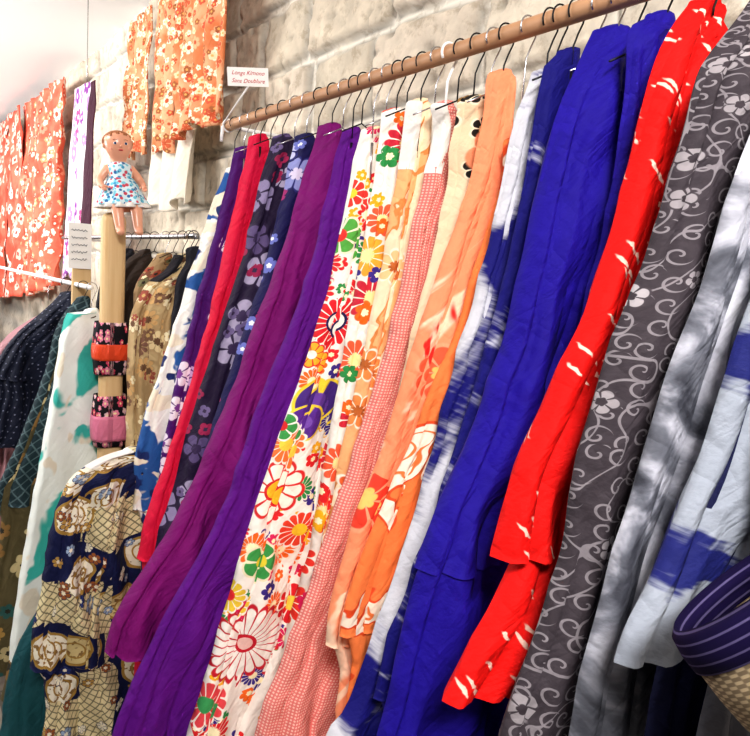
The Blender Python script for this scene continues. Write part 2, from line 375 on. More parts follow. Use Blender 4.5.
b=B('salmon_cloth'); c=b.flat('#f2936a'); n1=b.noise(b.rmap(b.uv,.5,(8,3.2,1)),1,3,1.0); c=b.mix(b.step(n1,.58,.62),c,hx('#f9d0b2')); c=b.flowers(c,8,.5,7,['#e0402c','#f08a3c','#e8603f'],'#f6c26c',.35,14,.8,'#f3a27c'); c=b.mix(b.step(b.noise(b.rmap(b.uv,-.3,(12,5,1),(4,2,0)),1,3,.8),.65,.68),c,hx('#d8261f')); M13=b.done(c)
b=B('orange_swirl_cloth'); c=b.mix(b.noise(b.uv,4,2),hx('#ee6a2a'),hx('#f28a50')); n1=b.noise(b.rmap(b.uv,.6,(8,4.5,1),(2,5,0)),1,2,.9); c=b.mix(b.step(n1,.55,.57),c,hx('#f9e2cc')); c=b.mix(b.step(b.m('ABSOLUTE',b.m('SUBTRACT',n1,.565)),.016,.008),c,hx('#dc4a1c')); c=b.mix(b.step(b.m('ABSOLUTE',b.m('SUBTRACT',n1,.64)),.012,.006),c,hx('#e8763a')); c=b.mix(b.step(b.noise(b.rmap(b.uv,-.5,(10,5,1),(7,1,0)),1,2,.6),.64,.67),c,hx('#d03a1c')); M14=b.done(c)
def brush(name,c0,c1,sx,sy,lo,hi,rot=0,loc=0,rough=.75,bands=0,streak=.18):
    b=B(name,rough); v=b.rmap(b.uv,rot,(sx,sy,1),(loc,loc*.7,0)); st=b.m('MULTIPLY',b.m('SUBTRACT',b.noise(b.rmap(b.uv,rot,(14,150,1)),1,3),.5),.3 if bands else streak)
    nn=b.noise(v,1,4,.7)
    if bands: o=b.sep(b.map(b.uv,(1,1,1),rot)); nn=b.m('MULTIPLY_ADD',b.m('SINE',b.m('ADD',b.m('MULTIPLY',o[1],bands),b.m('MULTIPLY',nn,6))),.3,.4)
    c=b.mix(b.step(b.m('ADD',nn,st),lo,hi),hx(c0),hx(c1)); return b.done(c)
M15=brush('silver_navy_cloth','#cccbd2','#14116a',3,3.4,.5,.58,.3,1,.75,0,.1); M16=brush('navy_brush_cloth','#110d6a','#d0d0dc',4,7,.56,.66,.5,4)
M17=plain('ultramarine_cloth','#210b98','#160678')
b=B('red_dash_cloth'); nd=b.n('ShaderNodeTexNoise'); b.L(b.uv,nd.inputs['Vector']); nd.inputs['Scale'].default_value=60; va=b.n('ShaderNodeVectorMath'); va.operation='MULTIPLY_ADD'; b.L(nd.outputs['Color'],va.inputs[0]); va.inputs[1].default_value=(.010,.010,0); b.L(b.uv,va.inputs[2])
v=b.rmap(va.outputs[0],-.85,(62,11,1)); d,cc,p=b.vor(v,.9); q=b.sep(cc); c=b.mix(b.noise(b.uv,6,2),hx('#ec140c'),hx('#d20a0a')); c=b.mix(b.m('MULTIPLY',b.step(d,.17,.10),b.m('LESS_THAN',q[0],.7)),c,hx('#f6cdbb')); M18=b.done(c)
b=B('grey_scroll_cloth'); v=b.map(b.uv,(38,38,1)); d,cc,p=b.vor(v,.55); q=b.sep(cc); r,a=b.polar(v,p)
sg=b.m('SIGN',b.m('SUBTRACT',q[0],.5)); sp=b.m('SINE',b.m('ADD',b.m('MULTIPLY',a,sg),b.m('MULTIPLY',r,15)))
sm=b.m('MULTIPLY',b.step(sp,.7,.86),b.step(r,.47,.43)); c=b.mix(sm,b.mix(b.noise(b.uv,60,2),hx('#2f282e'),hx('#484046')),hx('#857e83'))
vine=b.step(b.m('ABSOLUTE',b.m('SUBTRACT',b.noise(b.map(b.uv,(1,.7,1)),28,0),.5)),.019,.011); c=b.mix(vine,c,hx('#857e83'))
c=b.flowers(c,25,.46,5,['#aba4a8','#999296'],'#3c343a',.28,21,.7,'#433b41'); M19=b.done(c)
b=B('marbled_grey_cloth'); n1=b.noise(b.map(b.uv,(1,.8,1)),13,4,1.0); c=b.ramp(n1,['#3e3f48','#6c6e78','#bcbcc7','#d8d8de'],[.37,.47,.58,.75],False); M20=b.done(c)
M21=brush('grey_blue_brush_cloth','#9aa0ac','#1b2064',6,6,.48,.6,.25,7,.75,34); M22=plain('navy_cloth','#181c48','#131536'); M23=plain('slate_cloth','#6a6a74','#505058')

# ------------------------------------------------------------------ main rail kimonos
kimono('white kimono with blue patches',M1,[(212,205),(190,270),(165,350),(145,410),(133,460),(132,490)],'white kimono with blue and cream patches, last at the far rail end',x=-2.08,w=.065,neck=1.93)
kimono('purple kimono with white petals',M2,[(240,152),(215,230),(195,300),(178,370),(165,430),(158,480)],'dark purple kimono with pale petals beside the crimson one',w=.058)
kimono('crimson kimono',M3,[(252,140),(228,230),(203,330),(178,420),(150,500),(136,550)],'plain crimson kimono with sleeve end in front of dark florals',w=.11,hem=(136,558))
kimono('plum kimono with grey leaves',M4,[(272,140),(245,235),(215,340),(188,425),(165,500),(150,570)],'near-black plum kimono with greyish lavender flowers',w=.122)
kimono('indigo flowered kimono',M5,[(297,140),(268,250),(238,345),(210,430),(190,490),(170,560)],'indigo kimono with periwinkle flowers left of the magenta one',w=.098)
kimono('magenta purple kimono',M6,[(320,130),(290,220),(255,320),(222,410),(172,520),(120,605),(108,632)],'plain magenta-purple kimono with its sleeve tip swung out',w=.11,hem=(112,650),inset=.12)
kimono('deep violet kimono',M7,[(345,134),(317,230),(286,330),(251,420),(211,530),(160,620),(110,736)],'plain deep violet kimono flaring widest at the bottom',w=.062)
kimono('white kimono with big flowers',WHITEC,[(364,134),(332,260),(302,370),(270,460),(235,570),(200,690),(185,736)],'white kimono with big red, yellow and green flowers',w=.08,x=-1.35)
kimono('white garden kimono',M9,[(385,116),(367,220),(348,320),(328,440),(304,560),(285,640)],'white kimono with orange and red garden flowers',w=.075,x=-1.265)
kimono('cream and peach kimono',M10,[(407,106),(390,210),(368,330),(345,430),(320,540),(296,640)],'cream kimono with soft peach blossoms',w=.075,collar=WHITEC,x=-1.185)
kimono('pink dotted kimono',M11,[(432,140),(408,240),(382,350),(346,470),(308,580),(258,720)],'salmon pink kimono covered in tiny white dots',w=.072,collar=WHITEC,neck=1.97,hmat=WHITEP,x=-1.105)
kimono('cream and black flowered kimono',M12,[(460,104),(446,180),(432,250),(412,330),(392,420),(372,520)],'cream kimono with black flowers near its collar',w=.075,x=-1.03)
kimono('salmon kimono',M13,[(503,82),(466,190),(426,300),(390,420),(356,510),(330,600),(326,640)],'salmon kimono with red accents left of the orange one',x=-.95,w=.058,hem=(326,645))
kimono('orange swirl kimono',M14,[(500,190),(470,275),(440,360),(405,450),(368,530),(345,600)],'orange kimono with cream swirling petal shapes',x=-.89,w=.04,neck=1.88)
kimono('silver kimono',M15,[(527,76),(508,150),(485,250),(456,350),(424,470),(390,580),(348,700),(325,736)],'silver-grey kimono with broad navy brush areas',x=-.848,w=.05)
kimono('navy brushed kimono',M16,[(545,68),(524,180),(502,280),(475,380),(445,470),(410,570),(380,660)],'navy kimono with white brush strokes beside the ultramarine one',x=-.796,w=.048)
kimono('ultramarine kimono',M17,[(586,28),(558,110),(528,220),(503,320),(468,430),(415,560)],'plain ultramarine kimono with wide sleeve hem, left of red',x=-.746,w=.1,hem=(413,568),body=[(440,500),(408,590),(385,690),(375,736)])
kimono('second ultramarine kimono',M17,[(628,36),(624,100),(608,190),(585,290),(560,380),(535,480)],'ultramarine kimono half hidden behind the red kimono',x=-.643,w=.052)
kimono('red dashed kimono',M18,[(684,4),(656,60),(626,170),(591,290),(556,370),(517,460),(491,548)],'bright red kimono with broken white dashes and two hems',w=.084,x=-.588,hem=(489,556),body=[(560,400),(516,540),(468,640),(438,700)],bodyend=1)
kimono('grey scroll kimono',M19,[(745,10),(702,70),(670,170),(637,270),(600,370),(573,470),(556,560),(526,650),(496,736)],'charcoal kimono with pale scrolling vines and blossoms',w=.074,x=-.498)
kimono('marbled grey kimono',M20,[(750,130),(718,220),(688,310),(655,400),(627,500),(597,600),(567,736)],'light grey kimono with dark marbled blotches',x=-.42,w=.052,neck=1.97)
kimono('grey blue brushed kimono',M21,[(755,290),(722,380),(690,470),(653,570),(616,652)],'grey-blue kimono with ragged navy brush bands',x=-.362,w=.052,neck=1.95,hem=(614,662),body=[(690,520),(665,610),(650,680),(640,736)],bmat=M22)
kimono('slate kimono',M23,[(790,380),(760,520),(722,640),(695,736)],'slate grey kimono below the straw bag',x=-.3,w=.05,neck=1.95)
# big-flower cloth: flowers where the photo has them
b=B('white_big_flower_cloth'); c=b.flat('#f7f0e6'); K='white kimono with big flowers'
c=b.flowers(c,24,.48,6,bright,'#fff2c4',.6,33,.8); c=b.flowers(c,12,.52,14,bright,'#fff2c4',.75,31,.8,'#f6ead8'); 
for px,py,rp,pe,pc,ln,ct,rim in [(334,322,29,18,'#d8202a','#f8efe4','#f8efe4','#201a50'),(276,488,31,10,'#faf3e4','#d92a2c','#f2c12c','#d92a2c'),(318,400,28,2,'#4a2a80','#f3d23a','#6a3fa0',None),(306,425,22,2,'#5a2a90','#f3d23a','#7a4fb0',None),(288,446,22,14,'#ef7a3a','#fbeee0','#f6d04a',None),(336,455,22,14,'#cf2a3c','#f7e0c4','#2f8f6a','#222266'),(245,642,43,22,'#faf3ea','#c81c30','#f3c6bc','#c81c30'),(340,232,22,7,'#57a846','#f4ead0','#e22f2a',None),(203,706,26,12,'#e1484e','#f8eee2','#3f9a58',None),(292,606,22,12,'#d61f28','#f7ece0','#f6d04a',None),(262,560,20,5,'#3f9a4c','#f2e6c4','#e4d23a',None),(312,355,14,8,'#f0b030','#d92a2c','#f8efe4',None),(352,195,16,8,'#e03a30','#f7ece0','#f3d23a',None),(226,590,18,12,'#e8c63c','#f7f0e6','#d92a2c',None),(300,530,22,14,'#e8452c','#f7f0e6','#f2c12c',None),(270,420,16,6,'#3f9a4c','#f7f0e6','#d92a2c',None)]:
    u,z=uv_at(K,px,py); c=b.flower_at(c,u,rp*z/FPX,pe,pc,ln,ct,rim,.2 if rp>40 else .34)
M8=b.done(c)
for o in KIM[K][:2]: o.data.materials[0]=M8
# thin spare hangers squeezed between the garments of the main rail
names=list(KIM); short=lambda s:s.replace(' kimono','').replace('kimono ','')
for i in range(1,len(names)-5):
    a_,b_=KIM[names[i]],KIM[names[i+1]]
    if i in (12,13): continue
    xm=(a_[2]+b_[2])/2+.006*math.sin(i*3); hanger(xm,YR,ZR,max(1.99,min(a_[3],b_[3])+.02) if i<12 else 2.0,CHROME if i%2 else BLACKM,'thin wire hanger between the '+short(names[i]).split(' with')[0]+' and '+short(names[i+1]).split(' with')[0]+' kimonos')

# ------------------------------------------------------------------ rails
def rail(x0,x1,y,z,r,mat,label,brk=(),bmt=None):
    root=empty('clothes_rail',((x0+x1)/2,y,z),label,'rail')
    n=24; v,f=sweep([(x0+(x1-x0)*i/n,y,z) for i in range(n+1)],r,20); o=mesh('bar',v,f,mat,root,smooth=True)
    for bx_ in brk:
        v,f=sweep([(bx_,y,z-r*.2),(bx_,y+.1,z-r*.2),(bx_,YW-.03,z-r*.2)],.006,10); v2,f2=sweep([(bx_,YW-.06,z),(bx_,YW+.01,z)],.022,16); v,f=join((v,f),(v2,f2)); mesh('wall_bracket',v,f,bmt or WHITEP,root)
    return root
rail(-2.13,.5,YR,ZR,.0152,WOOD,'long round wooden rail carrying the near row of kimonos',(-2.1,.4))
Y2,Z2=.87,1.735
rail(-4.4,-2.3,Y2,Z2,.01,CHROME,'thin metal rail behind the wooden post',(-2.33,-4.35))
Y3,Z3=.63,1.53
rail(-5.4,-2.7,Y3,Z3,.009,WHITEP,'lower white rail left of the wooden post',())

# back rail garments
g2='dark garments on the back rail'
MB1=floral('brown_brocade','#6a523a',[dict(scale=14,size=.55,petals=6,cols=['#cfae78','#a5613a','#e0cfa6','#7b4a34'],ctr='#e8d8b0',dens=.95,seed=41,line='#5d4630'),dict(scale=24,size=.5,petals=5,cols=['#d9bd85','#93402c','#6d6a48'],ctr='#2d2018',dens=.55,seed=42)],'#9a7e5a')
MB2=floral('gold_brocade','#a98b62',[dict(scale=12,size=.55,petals=8,cols=['#dcc496','#7d5646','#caa06a','#e6d6b2'],ctr='#6a4a34',dens=.9,seed=44,line='#b0946a'),dict(scale=22,size=.5,petals=6,cols=['#e6d6b2','#7d5a44','#9b4f40'],ctr='#c9a66a',dens=.45,seed=45)],'#c8ae82')
MBK=plain('black_velvet','#17161d','#22202a'); MDK=plain('dark_brown_cloth','#2a211d','#3a2c24')
kimono('black velvet coat',MBK,[(186,262),(176,280),(172,310),(168,350),(164,420)],'black velvet coat on the back rail beside the blue-patched kimono',x=-2.35,w=.05,ry=Y2,rz=Z2,neck=1.69,group=g2,ymin=.79)
kimono('gold brocade coat',MB2,[(162,272),(142,288),(130,320),(126,400),(125,460)],'gold and tan brocade coat right of the wooden post',x=-2.5,w=.14,ry=Y2,rz=Z2,neck=1.66,group=g2,ymin=.62,collar=MBK)
kimono('brown brocade coat',MB1,[(150,265),(134,290),(126,340),(120,400),(118,470)],'brown flowered brocade coat behind the wooden post',x=-2.67,w=.12,ry=Y2,rz=Z2,neck=1.66,group=g2,ymin=.77)
kimono('dark brown coat',MDK,[(126,262),(110,290),(100,330),(95,400),(94,470)],'dark brown coat left of the wooden post on the back rail',x=-2.9,w=.1,ry=Y2,rz=Z2,neck=1.67,group=g2,ymin=.74)
kimono('black coat',MBK,[(112,262),(100,285),(92,330),(88,400)],'black coat farthest along the back rail',x=-3.15,w=.1,ry=Y2,rz=Z2,neck=1.67,group=g2,ymin=.74)
for (xm,a_,b_) in ((-2.365,'black velvet','gold brocade'),(-2.525,'gold brocade','brown brocade'),(-2.74,'brown brocade','dark brown'),(-2.98,'dark brown','black')): hanger(xm,Y2,Z2,1.69,BLACKM,'thin black wire hanger between the %s and %s coats'%(a_,b_))

# left rail garments
g3='garments on the lower left rail'
b=B('white_turquoise_cloth'); v=b.rmap(b.uv,.25,(8,4.5,1),(1.3,.4,0)); o=b.sep(b.uv); n1=b.m('ADD',b.noise(v,1,3,.5),b.m('MULTIPLY',b.m('SUBTRACT',b.m('ABSOLUTE',o[0]),.12),.5)); c=b.mix(b.step(n1,.54,.59),hx('#eef2ec'),hx('#3fb5a9')); c=b.mix(b.step(b.noise(b.map(b.uv,(9,5,1),0,(5,2,0)),1,2),.62,.65),c,hx('#e6dcc8')); ML1=b.done(c,.3)
b=B('dark_teal_lattice_cloth'); o=b.sep(b.map(b.uv,(190,190,1),.78)); l=b.m('MAXIMUM',b.step(b.m('SINE',o[0]),.8,.95),b.step(b.m('SINE',o[1]),.8,.95)); c=b.mix(l,hx('#22343a'),hx('#506468')); ML2=b.done(c)
b=B('navy_dot_cloth'); v=b.map(b.uv,(36,36,1)); d,cc,p=b.vor(v,.5); c=b.mix(b.step(d,.14,.09),hx('#12172a'),hx('#6d7086')); ML3=b.done(c)
ML4=floral('olive_flower_cloth','#5a5034',[dict(scale=10,size=.5,petals=6,cols=['#b08a4a','#2f5a55','#8c6a3c','#cbb98a'],ctr='#2c2a20',dens=.85,seed=51)]); MLT=plain('deep_teal','#1f5a60','#174048')
kimono('white and turquoise kimono',ML1,[(64,320),(50,400),(35,480),(22,560),(10,640)],'white kimono with turquoise blotches left of the post',x=-2.72,w=.06,ry=Y3,rz=Z3,neck=1.44,back=.02,depth=.24,group=g3,hem=(8,660),body=[(62,500),(24,600),(4,680),(-8,736)],bmat=ML4,zb=.05,lay=0,amp=.6)
kimono('dark teal kimono',ML2,[(68,290),(56,330),(38,390),(18,440),(-4,490)],'dark teal lattice kimono behind the turquoise one',x=-2.86,w=.08,ry=Y3,rz=Z3,neck=1.475,back=.05,group=g3,bmat=ML4,zb=.03)
kimono('navy dotted kimono',ML3,[(50,304),(34,318),(14,336),(-4,362)],'navy jacket with pale dots at left edge',x=-3.2,w=.16,ry=Y3,rz=Z3,neck=1.475,back=.05,group=g3,zb=at_x((10,440),-3.2).z)
kimono('dusty pink kimono',plain('dusty_pink','#b98a90','#946c72'),[(14,330),(-4,350),(-18,380)],'dusty pink kimono below the dotted one at left edge',x=-3.6,w=.2,ry=Y3,rz=Z3,neck=1.36,back=.05,group=g3)
# low kimonos on small stands
def stand(x,y,h,label):
    st=empty('garment_stand',(x,y,0),label,'stand')
    v,f=sweep([(x,y,.01),(x,y,h)],.008,10); mesh('pole',v,f,CHROME,st); v,f=sweep([(x,y-.02,h-.02),(x,y,h),(x,y+.02,h-.02)],.008,8); mesh('shoulder_bar',v,f,CHROME,st)
    v,f=lathe([(.001,.02),(.05,.018),(.056,.008),(.056,0),(.001,0)],32); mesh('base',[q+Vector((x,y,0)) for q in v],f,CHROME,st)
Y4=.62
b=B('navy_cream_plate_cloth'); v=b.map(b.uv,(8,8,1)); d,cc,p=b.vor(v,.7); q=b.sep(cc); r,a=b.polar(v,p)
o=b.sep(b.map(b.uv,(330,330,1),.5)); gr=b.m('MAXIMUM',b.step(b.m('SINE',o[0]),.7,.95),b.step(b.m('SINE',o[1]),.7,.95))
chk=b.mix(b.m('MULTIPLY',gr,.8),hx('#e2d2a6'),hx('#4a4634')); pl=b.m('GREATER_THAN',q[2],.6); c=b.mix(pl,hx('#121842'),chk)
pr_=b.m('LESS_THAN',q[2],.36); cd_=b.ramp(q[0],['#f0e8d4','#d8c48c','#f0e8d4','#e6dcc4']); cd_=b.mix(b.step(b.noise(b.uv,45,2),.55,.58),cd_,hx('#8c6a3c')); c=b.mix(b.m('MULTIPLY',b.step(r,.46,.45),pr_),c,cd_); ring=b.m('MULTIPLY',b.m('MAXIMUM',b.m('COMPARE',r,.42,.035),b.m('COMPARE',r,.22,.02)),pr_); c=b.mix(ring,c,hx('#a5813c'))
c=b.flowers(c,20,.46,6,['#9b5a2c','#8fa0b8','#24316a','#b89048','#f0e6d0'],'#f0e6cc',.35,61,.8,'#24264a'); MN=b.done(c)
kimono('navy and gold kimono',MN,[(118,448),(92,462),(66,486),(46,545),(34,610),(26,680)],'navy, cream and gold kimono standing low at front left',x=-2.16,w=.1,ry=Y4,rz=2,neck=1.06,back=.1,depth=.2,collar=WHITEC,group='low kimonos',zb=.03,hang=False,amp=1.9,hem=(27,668),inset=.05)
stand(-2.11,Y4,1.02,'slim stand inside the low navy and gold kimono')
kimono('teal kimono',MLT,[(44,590),(26,625),(10,670),(-4,740)],'plain deep teal kimono low at the bottom left corner',x=-2.36,w=.08,ry=.50,rz=2,neck=.78,back=.06,depth=.2,group='low kimonos',zb=.02,hang=False,bmat=MLT)
stand(-2.32,.5,.7,'slim stand inside the low teal kimono')

# ------------------------------------------------------------------ cloths on the wall
def cloth(name,quad,y,mat,parent,nu=44,nv=50,rip=.012,waves=3,seed=0):
    tl,tr,br,bl=[at_y(p,y) for p in quad]; vs=[];uv=[];fs=[]
    for j in range(nv+1):
        for i in range(nu+1):
            s,t=i/nu,j/nv; p=(tl.lerp(tr,s)).lerp(bl.lerp(br,s),t)
            wv=abs(math.sin(PI*s*waves+seed+.8*mn.noise((t*2,seed,1))))
            p.y-=rip*(1.6*wv*(.3+.7*t)+1.2*abs(mn.noise((p.x*3+p.z*2,p.z*2.5,seed))))
            p.z+=.014*math.sin(s*9+seed)*t-.03*abs(math.sin(s*5+seed*2))*t*t; p.x+=.018*mn.noise((p.z*3,seed*3,s*2))
            vs.append(p); uv.append(((p.x),(p.z)))
    for j in range(nv):
        for i in range(nu): a=j*(nu+1)+i; fs.append((a,a+1,a+nu+2,a+nu+1))
    return mesh(name,vs,fs,mat,parent,uv,solid=.006)
MO=floral('rust_cream_floral','#cf784a',[dict(scale=16,size=.55,petals=6,cols=['#f3dcc2','#c05a38','#e8ac84','#f4e4cc'],ctr='#b8522f',dens=.85,seed=71,line='#dc9a70'),dict(scale=30,size=.5,petals=5,cols=['#f4e4cc','#a0603a','#c85a3e','#efd0aa'],ctr='#e0a860',dens=.6,seed=72)],'#e4a880')
MR=floral('coral_white_floral','#e0604a',[dict(scale=9,size=.54,petals=6,cols=['#f4d2c2','#ec937a','#f6dccf'],ctr='#d8523c',dens=.65,seed=74,line='#ea8a74'),dict(scale=18,size=.48,petals=5,cols=['#f6d4c4','#d04a34','#eea478'],ctr='#f6ded0',dens=.5,seed=75)],'#e67c62')
MR2=floral('red_white_leaf','#da5440',[dict(scale=9,size=.55,petals=4,cols=['#f4d6ca','#eebcac'],ctr='#d63c30',dens=.65,seed=77)],'#e6735c')
w=empty('wall_kimono',at_y((185,205),1.13),'rust and cream flowered kimono spread high on the stone wall','kimono','kimonos displayed on the wall')
cloth('lining',[(158,110),(203,100),(196,200),(160,207)],1.14,plain('cream_lining','#eae2d4','#d8cdbb'),w,waves=3,seed=1,rip=.04)
cloth('sleeve',[(134,24),(157,6),(155,150),(131,154)],1.13,MO,w,waves=2,seed=2,rip=.03); cloth('front_panel',[(159,2),(180,-20),(177,145),(158,149)],1.12,MO,w,waves=2,seed=3,rip=.03); cloth('sleeve',[(183,-40),(240,-92),(232,114),(185,135)],1.11,MO,w,waves=4,seed=5,rip=.035)
w=empty('wall_kimono',at_y((48,292),1.12),'coral kimono with white flowers at far left','kimono','kimonos displayed on the wall')
cloth('sleeve',[(26,107),(46,94),(45,291),(30,293)],1.12,MR,w,waves=3,seed=6,rip=.05); cloth('front_panel',[(44,95),(69,78),(66,285),(44,291)],1.10,MR,w,waves=4,seed=7,rip=.06)
w=empty('wall_kimono',at_y((12,295),1.12),'red kimono with white leaves at the left edge','kimono','kimonos displayed on the wall')
cloth('front_panel',[(-14,140),(13,116),(14,294),(-10,300)],1.10,MR2,w,waves=4,seed=8,rip=.05); cloth('sleeve',[(12,116),(26,106),(28,293),(13,295)],1.08,MR2,w,waves=2,seed=9,rip=.05)
w=empty('hanging_scarf',at_y((80,275),.95),'long white scarf with purple flowers hanging from a ceiling hook','scarf')
MS=floral('white_purple_flower','#f1e9ee',[dict(scale=9,size=.5,petals=6,cols=['#8a3f98','#c84f8c','#b58ac6'],ctr='#f3d7e4',dens=.7,seed=81)])
cloth('cloth',[(76,90),(94,80),(81,271),(64,276)],.95,MS,w,waves=2,seed=10); cloth('border',[(92,84),(98,80),(90,268),(79,272)],.945,plain('maroon_border','#4a1830','#3a1228'),w,nu=6,waves=1,seed=10)
p=at_y((87,84),.95); v,f=sweep([p,(p.x,p.y,p.z+.1),(p.x,p.y,CEIL)],.0025,6); mesh('hook',v,f,CHROME,w)

# ------------------------------------------------------------------ post, doll, wraps
PX,PY,PZ=-2.585,.675,1.80
w=empty('wooden_post',(PX,PY,0),'pale rounded wooden post with a doll on top','post')
bm=bmesh.new(); box(bm,(PX,PY,PZ/2),(.066,.082,PZ)); bm_obj('upright',bm,PWOOD,w,smooth=False,bevel=.028)
bm=bmesh.new(); box(bm,(PX,PY,.02),(.2,.2,.04)); bm_obj('base',bm,PWOOD,w,bevel=.004)
MBF=floral('black_blossom_cloth','#16131a',[dict(scale=34,size=.5,petals=5,cols=['#e88aa6','#f2c7d0','#d84a6a'],ctr='#f6e4b0',dens=.75,seed=91)])
def wrap(y0,y1,b0,b1,label,bandmat):
    z0=at_x((110,y1),PX+.05).z; z1=at_x((110,y0),PX+.05).z; root=empty('fabric_cuff',(PX,PY,z0),label,'fabric cuff','fabric cuffs on the post')
    def shell(za,zb_,g,nm,mat,n=40,bul=.006):
        vs=[];uv=[];fs=[];K=8
        for i in range(K+1):
            t=i/K
            for k in range(n):
                a=2*PI*k/n; e=.65; cx=math.copysign(abs(math.cos(a))**e,math.cos(a)); sy=math.copysign(abs(math.sin(a))**e,math.sin(a)); gg=g+bul*math.sin(PI*t)
                vs.append((PX+cx*(.036+gg),PY-.002+sy*(.046+gg),za+(zb_-za)*t)); uv.append((k*.011,za+(zb_-za)*t))
        for i in range(K):
            for k in range(n): k2=(k+1)%n; fs.append((i*n+k,i*n+k2,(i+1)*n+k2,(i+1)*n+k))
        mesh(nm,vs,fs,mat,root,uv,solid=.004)
    shell(z0,z1,.006,'sleeve',MBF); za=at_x((110,b1),PX+.05).z; zb_=at_x((110,b0),PX+.05).z; shell(za,zb_,.013,'band',bandmat,bul=.003)
wrap(323,376,345,361,'black blossom cuff with orange band, higher on the post',plain('orange_ribbon','#e8502c',None,.4)); wrap(397,448,417,442,'black blossom cuff with pink ribbon, lower on the post',plain('pink_ribbon','#e48aa4','#d66f92',.4))
# sign slat
p=at_x((82,225),-2.95); w=empty('sign_stand',(-2.95,p.y,0),'pale wooden slat holding a white handwritten card','sign')
bm=bmesh.new(); box(bm,(-2.95,p.y,p.z/2),(.02,.07,p.z)); bm_obj('slat',bm,PWOOD,w,bevel=.003)
q=at_x((80,246),-2.93); bm=bmesh.new(); box(bm,(-2.93,q.y,q.z),(.004,.085,.175)); card=bm_obj('card',bm,PAPER,w)
INK=plain('grey_ink','#4a4550',None,.8,0,'Object',0); parts=[]
rn=random.Random(3)
for k in range(5): parts.append(sweep([(-2.926,q.y-.032+.0036*i,q.z+.06-.028*k+.006*math.sin(i*1.9+k)*rn.random()) for i in range(17)],.0012,5))
v,f=join(*parts); mesh('handwriting',v,f,INK,card)

SKIN=plain('doll_vinyl','#ecae90','#e2a082',.28,0,'Object',0,0,8,.5); HAIR=plain('doll_hair','#b0764e','#945a36',.4,0,'Object',.2)
DS=.94
DL=Matrix.Translation((PX+.012,PY+.026,PZ+.0))@Matrix.Rotation(math.radians(86),4,'Z')@Matrix.Rotation(math.radians(-5),4,'Y')@Matrix.Scale(DS,4)
def dv(vf): return [DL@Vector(v) for v in vf[0]],vf[1]
doll=empty('doll',(PX,PY,PZ),'small vinyl doll in a blue flowered dress sitting on the post','doll')
V=[(0,0,.036),(0,0,.09),(0,0,.145),(0,0,.184),(0,-.010,.214),(0,-.005,.254),(0,.006,.292)]; Rr=[.034,.035,.035,.018,.044,.059,.045]; E=[(i,i+1) for i in range(6)]
for s in (-1,1):
    b0=len(V); V+=[(s*.044,0,.160),(s*.072,-.002,.120),(s*.076,-.038,.096),(s*.071,-.056,.092)]; Rr+=[.018,.016,.012,.011]; E+=[(2,b0),(b0,b0+1),(b0+1,b0+2),(b0+2,b0+3)]
    b0=len(V); V+=[(s*.026,-.03,.030),(s*.034,-.080,.036),(s*.032,-.096,-.045),(s*.032,-.104,-.068),(s*.034,-.130,-.074)]; Rr+=[.028,.025,.019,.016,.014]; E+=[(0,b0),(b0,b0+1),(b0+1,b0+2),(b0+2,b0+3),(b0+3,b0+4)]
me=bpy.data.meshes.new('body'); me.from_pydata([tuple(DL@Vector(v)) for v in V],E,[]); ob=link(bpy.data.objects.new('body',me)); par(ob,doll); me.materials.append(SKIN)
k=ob.modifiers.new('skin','SKIN'); k.use_smooth_shade=True
for i,r in enumerate(Rr): me.skin_vertices[0].data[i].radius=(r*DS,r*DS)
me.skin_vertices[0].data[0].use_root=True
k=ob.modifiers.new('sub','SUBSURF'); k.levels=2; k.render_levels=2
# measure the head so the face sits on it
bpy.context.view_layer.update(); DG=bpy.context.evaluated_depsgraph_get(); ev=ob.evaluated_get(DG); em=ev.to_mesh(); DI=DL.inverted(); hv=[DI@v.co for v in em.vertices]; hv=[v for v in hv if v.z>.2]
HXr=max(abs(v.x) for v in hv); HYf=-min(v.y for v in hv); HYb=max(v.y for v in hv); HT=max(v.z for v in hv); ev.to_mesh_clear(); print('HEAD',HXr,HYf,HYb,HT)
def face(x,z,out=0):  # point on the front of the head
    c=[v for v in hv if v.y<0]; b_=min(c,key=lambda v:(v.x-x)**2+(v.z-z)**2); return Vector((x,b_.y-out,z))
for s in (-1,1):
    fp=[]
    for j,(dx,ln) in enumerate(((-.0066,.014),(-.0022,.017),(.0022,.016),(.0066,.012))):
        a=Vector((s*.071+dx,-.062,.089)); fp.append(sweep([a,a+Vector((0,-.007,-.004))*(ln/.012),a+Vector((-s*.001,-.011,-.011))*(ln/.014)],[.0028,.0026,.0018],6))
    a=Vector((s*.063,-.056,.095)); fp.append(sweep([a,a+Vector((-s*.007,-.006,-.003)),a+Vector((-s*.009,-.011,-.008))],[.003,.0027,.002],6))
    fp.append(ell((s*.071,-.058,.092),(.010,.008,.009),None,10,8))
    v,f=dv(join(*fp)); mesh('hand',v,f,SKIN,doll)
